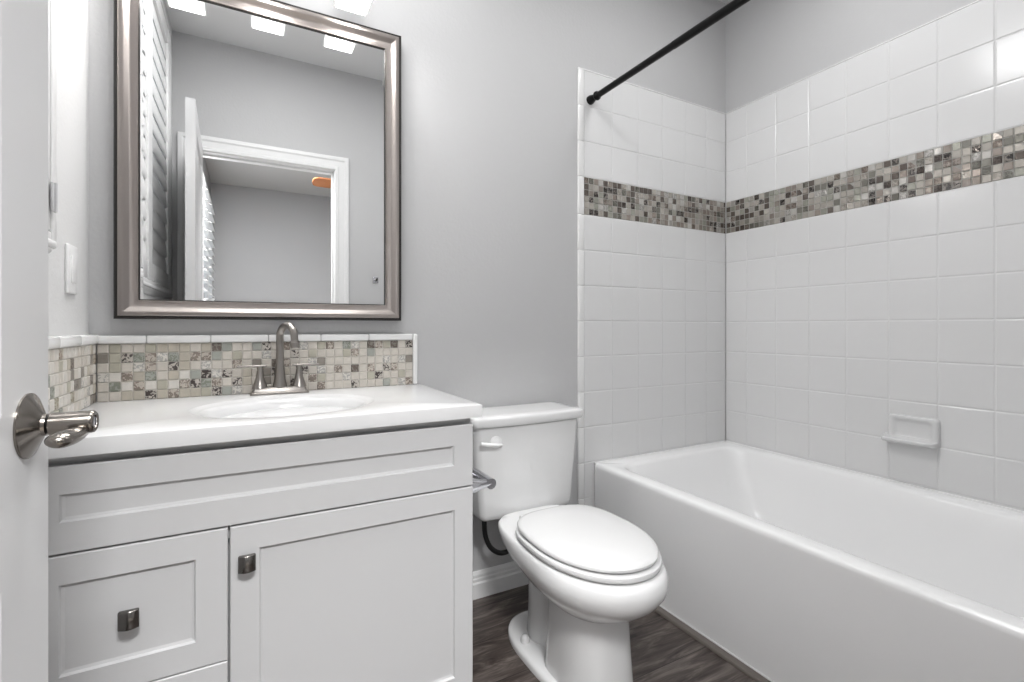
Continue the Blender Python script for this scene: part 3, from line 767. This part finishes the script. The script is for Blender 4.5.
ped = [oval(.56, -1.72, -4.30, -3.45, -4.62, 3, 2.6), oval(.62, -1.72, -4.34, -3.45, -5.1, 3, 2.6), oval(.64, -1.72, -4.37, -3.45, -5.5, 3, 2.6), oval(.66, -1.72, -4.40, -3.5, -6.0, 3, 2.6), oval(.69, -1.70, -4.43, -3.5, -6.45, 3, 2.6), oval(.71, -1.66, -4.46, -3.5, -6.748, 3, 2.6)]
# the sides are drawn in behind the front column (the trapway recess)
sm_ = lambda t: max(0, min(1, t))**2*(3-2*max(0, min(1, t)))
for r in ped:
    for p in r:
        k_ = 1-.40*sm_((p.y+3.15)/.4)+.24*sm_((p.y+2.6)/.4)
        p.x = BC+(p.x-BC)*k_
loft(b, ped, True, True)
# foot plate
fp = lambda w_, z, g_: oval(w_, -1.22-g_, -4.3, -2.6, z, 2.6, 3.0)
loft(b, [fp(.87, -6.748, 0), fp(.87, -6.67, 0), fp(.85, -6.62, .03), fp(.78, -6.59, .1), fp(.5, -6.575, .3)])
box(b, TC-.62, TC+.62, -1.5, -.25, -4.28, -4.6+.1, .05)
obj('bowl', b, M['ceramic'], toi, smooth=55)
for sx in (-1, 1):
    b = NB(); lathe(b, (BC+sx*.64, -2.25, -6.61), (0, 0, 1), [(0, .10), (.10, .095), (.15, .07), (.17, .02)], 20); obj('bolt_cap', b, M['seat'], toi, smooth=50)

# supply hose and valve
hose = thing('water_supply_hose', -9.3, -.6, -5.6, 'black flexible water hose looping below the toilet tank', 'hose')
b = NB(); tube(b, smooth_path([(-9.36, -.62, -4.44), (-9.36, -.62, -4.6), (-9.33, -.62, -4.95), (-9.20, -.62, -5.25), (-8.98, -.60, -5.44), (-8.75, -.55, -5.50), (-8.50, -.45, -5.50), (-8.30, -.35, -5.50)]), .06, 12); obj('hose_line', b, M['rubber'], hose)
b = NB(); lathe(b, (-9.36, -.62, -4.60), (0, 0, 1), [(0, .05), (.02, .075), (.12, .075), (.16, .05)], 12); obj('coupling', b, M['rubber'], hose)
b = NB(); tube(b, [(-8.30, .04, -5.50), (-8.30, -.38, -5.50)], .05, 14); lathe(b, (-8.30, .045, -5.50), (0, -1, 0), [(0, .16), (.03, .15), (.05, .06)], 20); obj('stop_valve', b, M['chrome'], hose)

# toilet paper holder on the vanity side
tp = thing('toilet_paper_holder', -10.6, -2.5, -2.9, 'chrome toilet paper holder on the side of the vanity', 'paper holder')
HX = -10.30
for yy in (-2.86, -1.95):
    b = NB()
    lathe(b, (VX1, yy, -2.92), (1, 0, 0), [(0, .19), (.05, .19), (.10, .16), (.40, .085), (.55, .07)], 24)
    obj('post', b, M['chrome'], tp, smooth=30)
b = NB(); tube(b, [(HX, -2.93, -2.92), (HX, -1.88, -2.92)], .10, 18); obj('roller', b, M['chrome'], tp)

# hook on the door wall (seen in the mirror)
hk = thing('robe_hook', -9.3, YD, 2.0, 'small square metal robe hook on the wall right of the doorway, seen in the mirror', 'hook')
b = NB(); box(b, -9.42, -9.18, YD-.0, YD+.04, 1.97, 2.23, .01); obj('plate', b, M['chrome'], hk)
b = NB(); tube(b, smooth_path([(-9.3, YD+.03, 2.12), (-9.3, YD+.2, 2.06), (-9.3, YD+.3, 2.14)]), .04, 10); obj('prong', b, M['knob'], hk)

# ------------------------------------------------------------------ lamps on the ceilings: tub lamp, then fixtures made up for the fill lights
for nm, x_, y_, s_, lab in (('unseen_ceiling_lamp', -4.2, -5.2, 1.1, 'flat square ceiling lamp above the bathtub'), ('unseen_ceiling_lamp', -13.0, -4.4, 1.8, 'added flat square fill lamp, unseen on the bathroom ceiling'), ('unseen_ceiling_lamp', -13.4, -16.8, 2.1, 'added large flat square fill lamp, unseen in the room beyond the doorway')):
    cl_ = thing(nm, x_, y_, CEIL-.14, lab, 'ceiling lamp')
    b = NB(); box(b, x_-s_, x_+s_, y_-s_, y_+s_, CEIL-.10, CEIL, .02); obj('housing', b, M['white_paint'], cl_)
    b = NB(); box(b, x_-s_*.9, x_+s_*.9, y_-s_*.9, y_+s_*.9, CEIL-.135, CEIL-.10, .01); obj('diffuser', b, M['diffuser'], cl_)

# ceiling fan in the bedroom
fx, fy, fz = -6.76, -16.3, 7.62
fan = thing('ceiling_fan', fx, fy, 9.2, 'ceiling fan with reddish wooden blades beyond the doorway, seen in the mirror', 'fan')
b = NB(); lathe(b, (fx, fy, CEIL), (0, 0, -1), [(0, .4), (.2, .35), (.25, .1), (2.4, .1), (2.5, .7), (3.1, .75), (3.4, .5), (3.5, 0)], 24); obj('motor', b, M['bronze'], fan)
for k in range(5):
    a = PI+k*2*PI/5; b = NB(); ca, sa = math.cos(a), math.sin(a)
    rings = []
    for (r0, w0) in ((.7, .2), (1.3, .35), (3.9, .47), (4.35, .45), (4.52, .34), (4.58, .12)):
        rings.append([Vector((fx+ca*r0-sa*s_, fy+sa*r0+ca*s_, fz-s_*.22+h)) for s_, h in ((-w0, -.03), (w0, -.03), (w0, .03), (-w0, .03))])
    loft(b, rings); obj('blade', b, M['fan_wood'], fan, smooth=30)
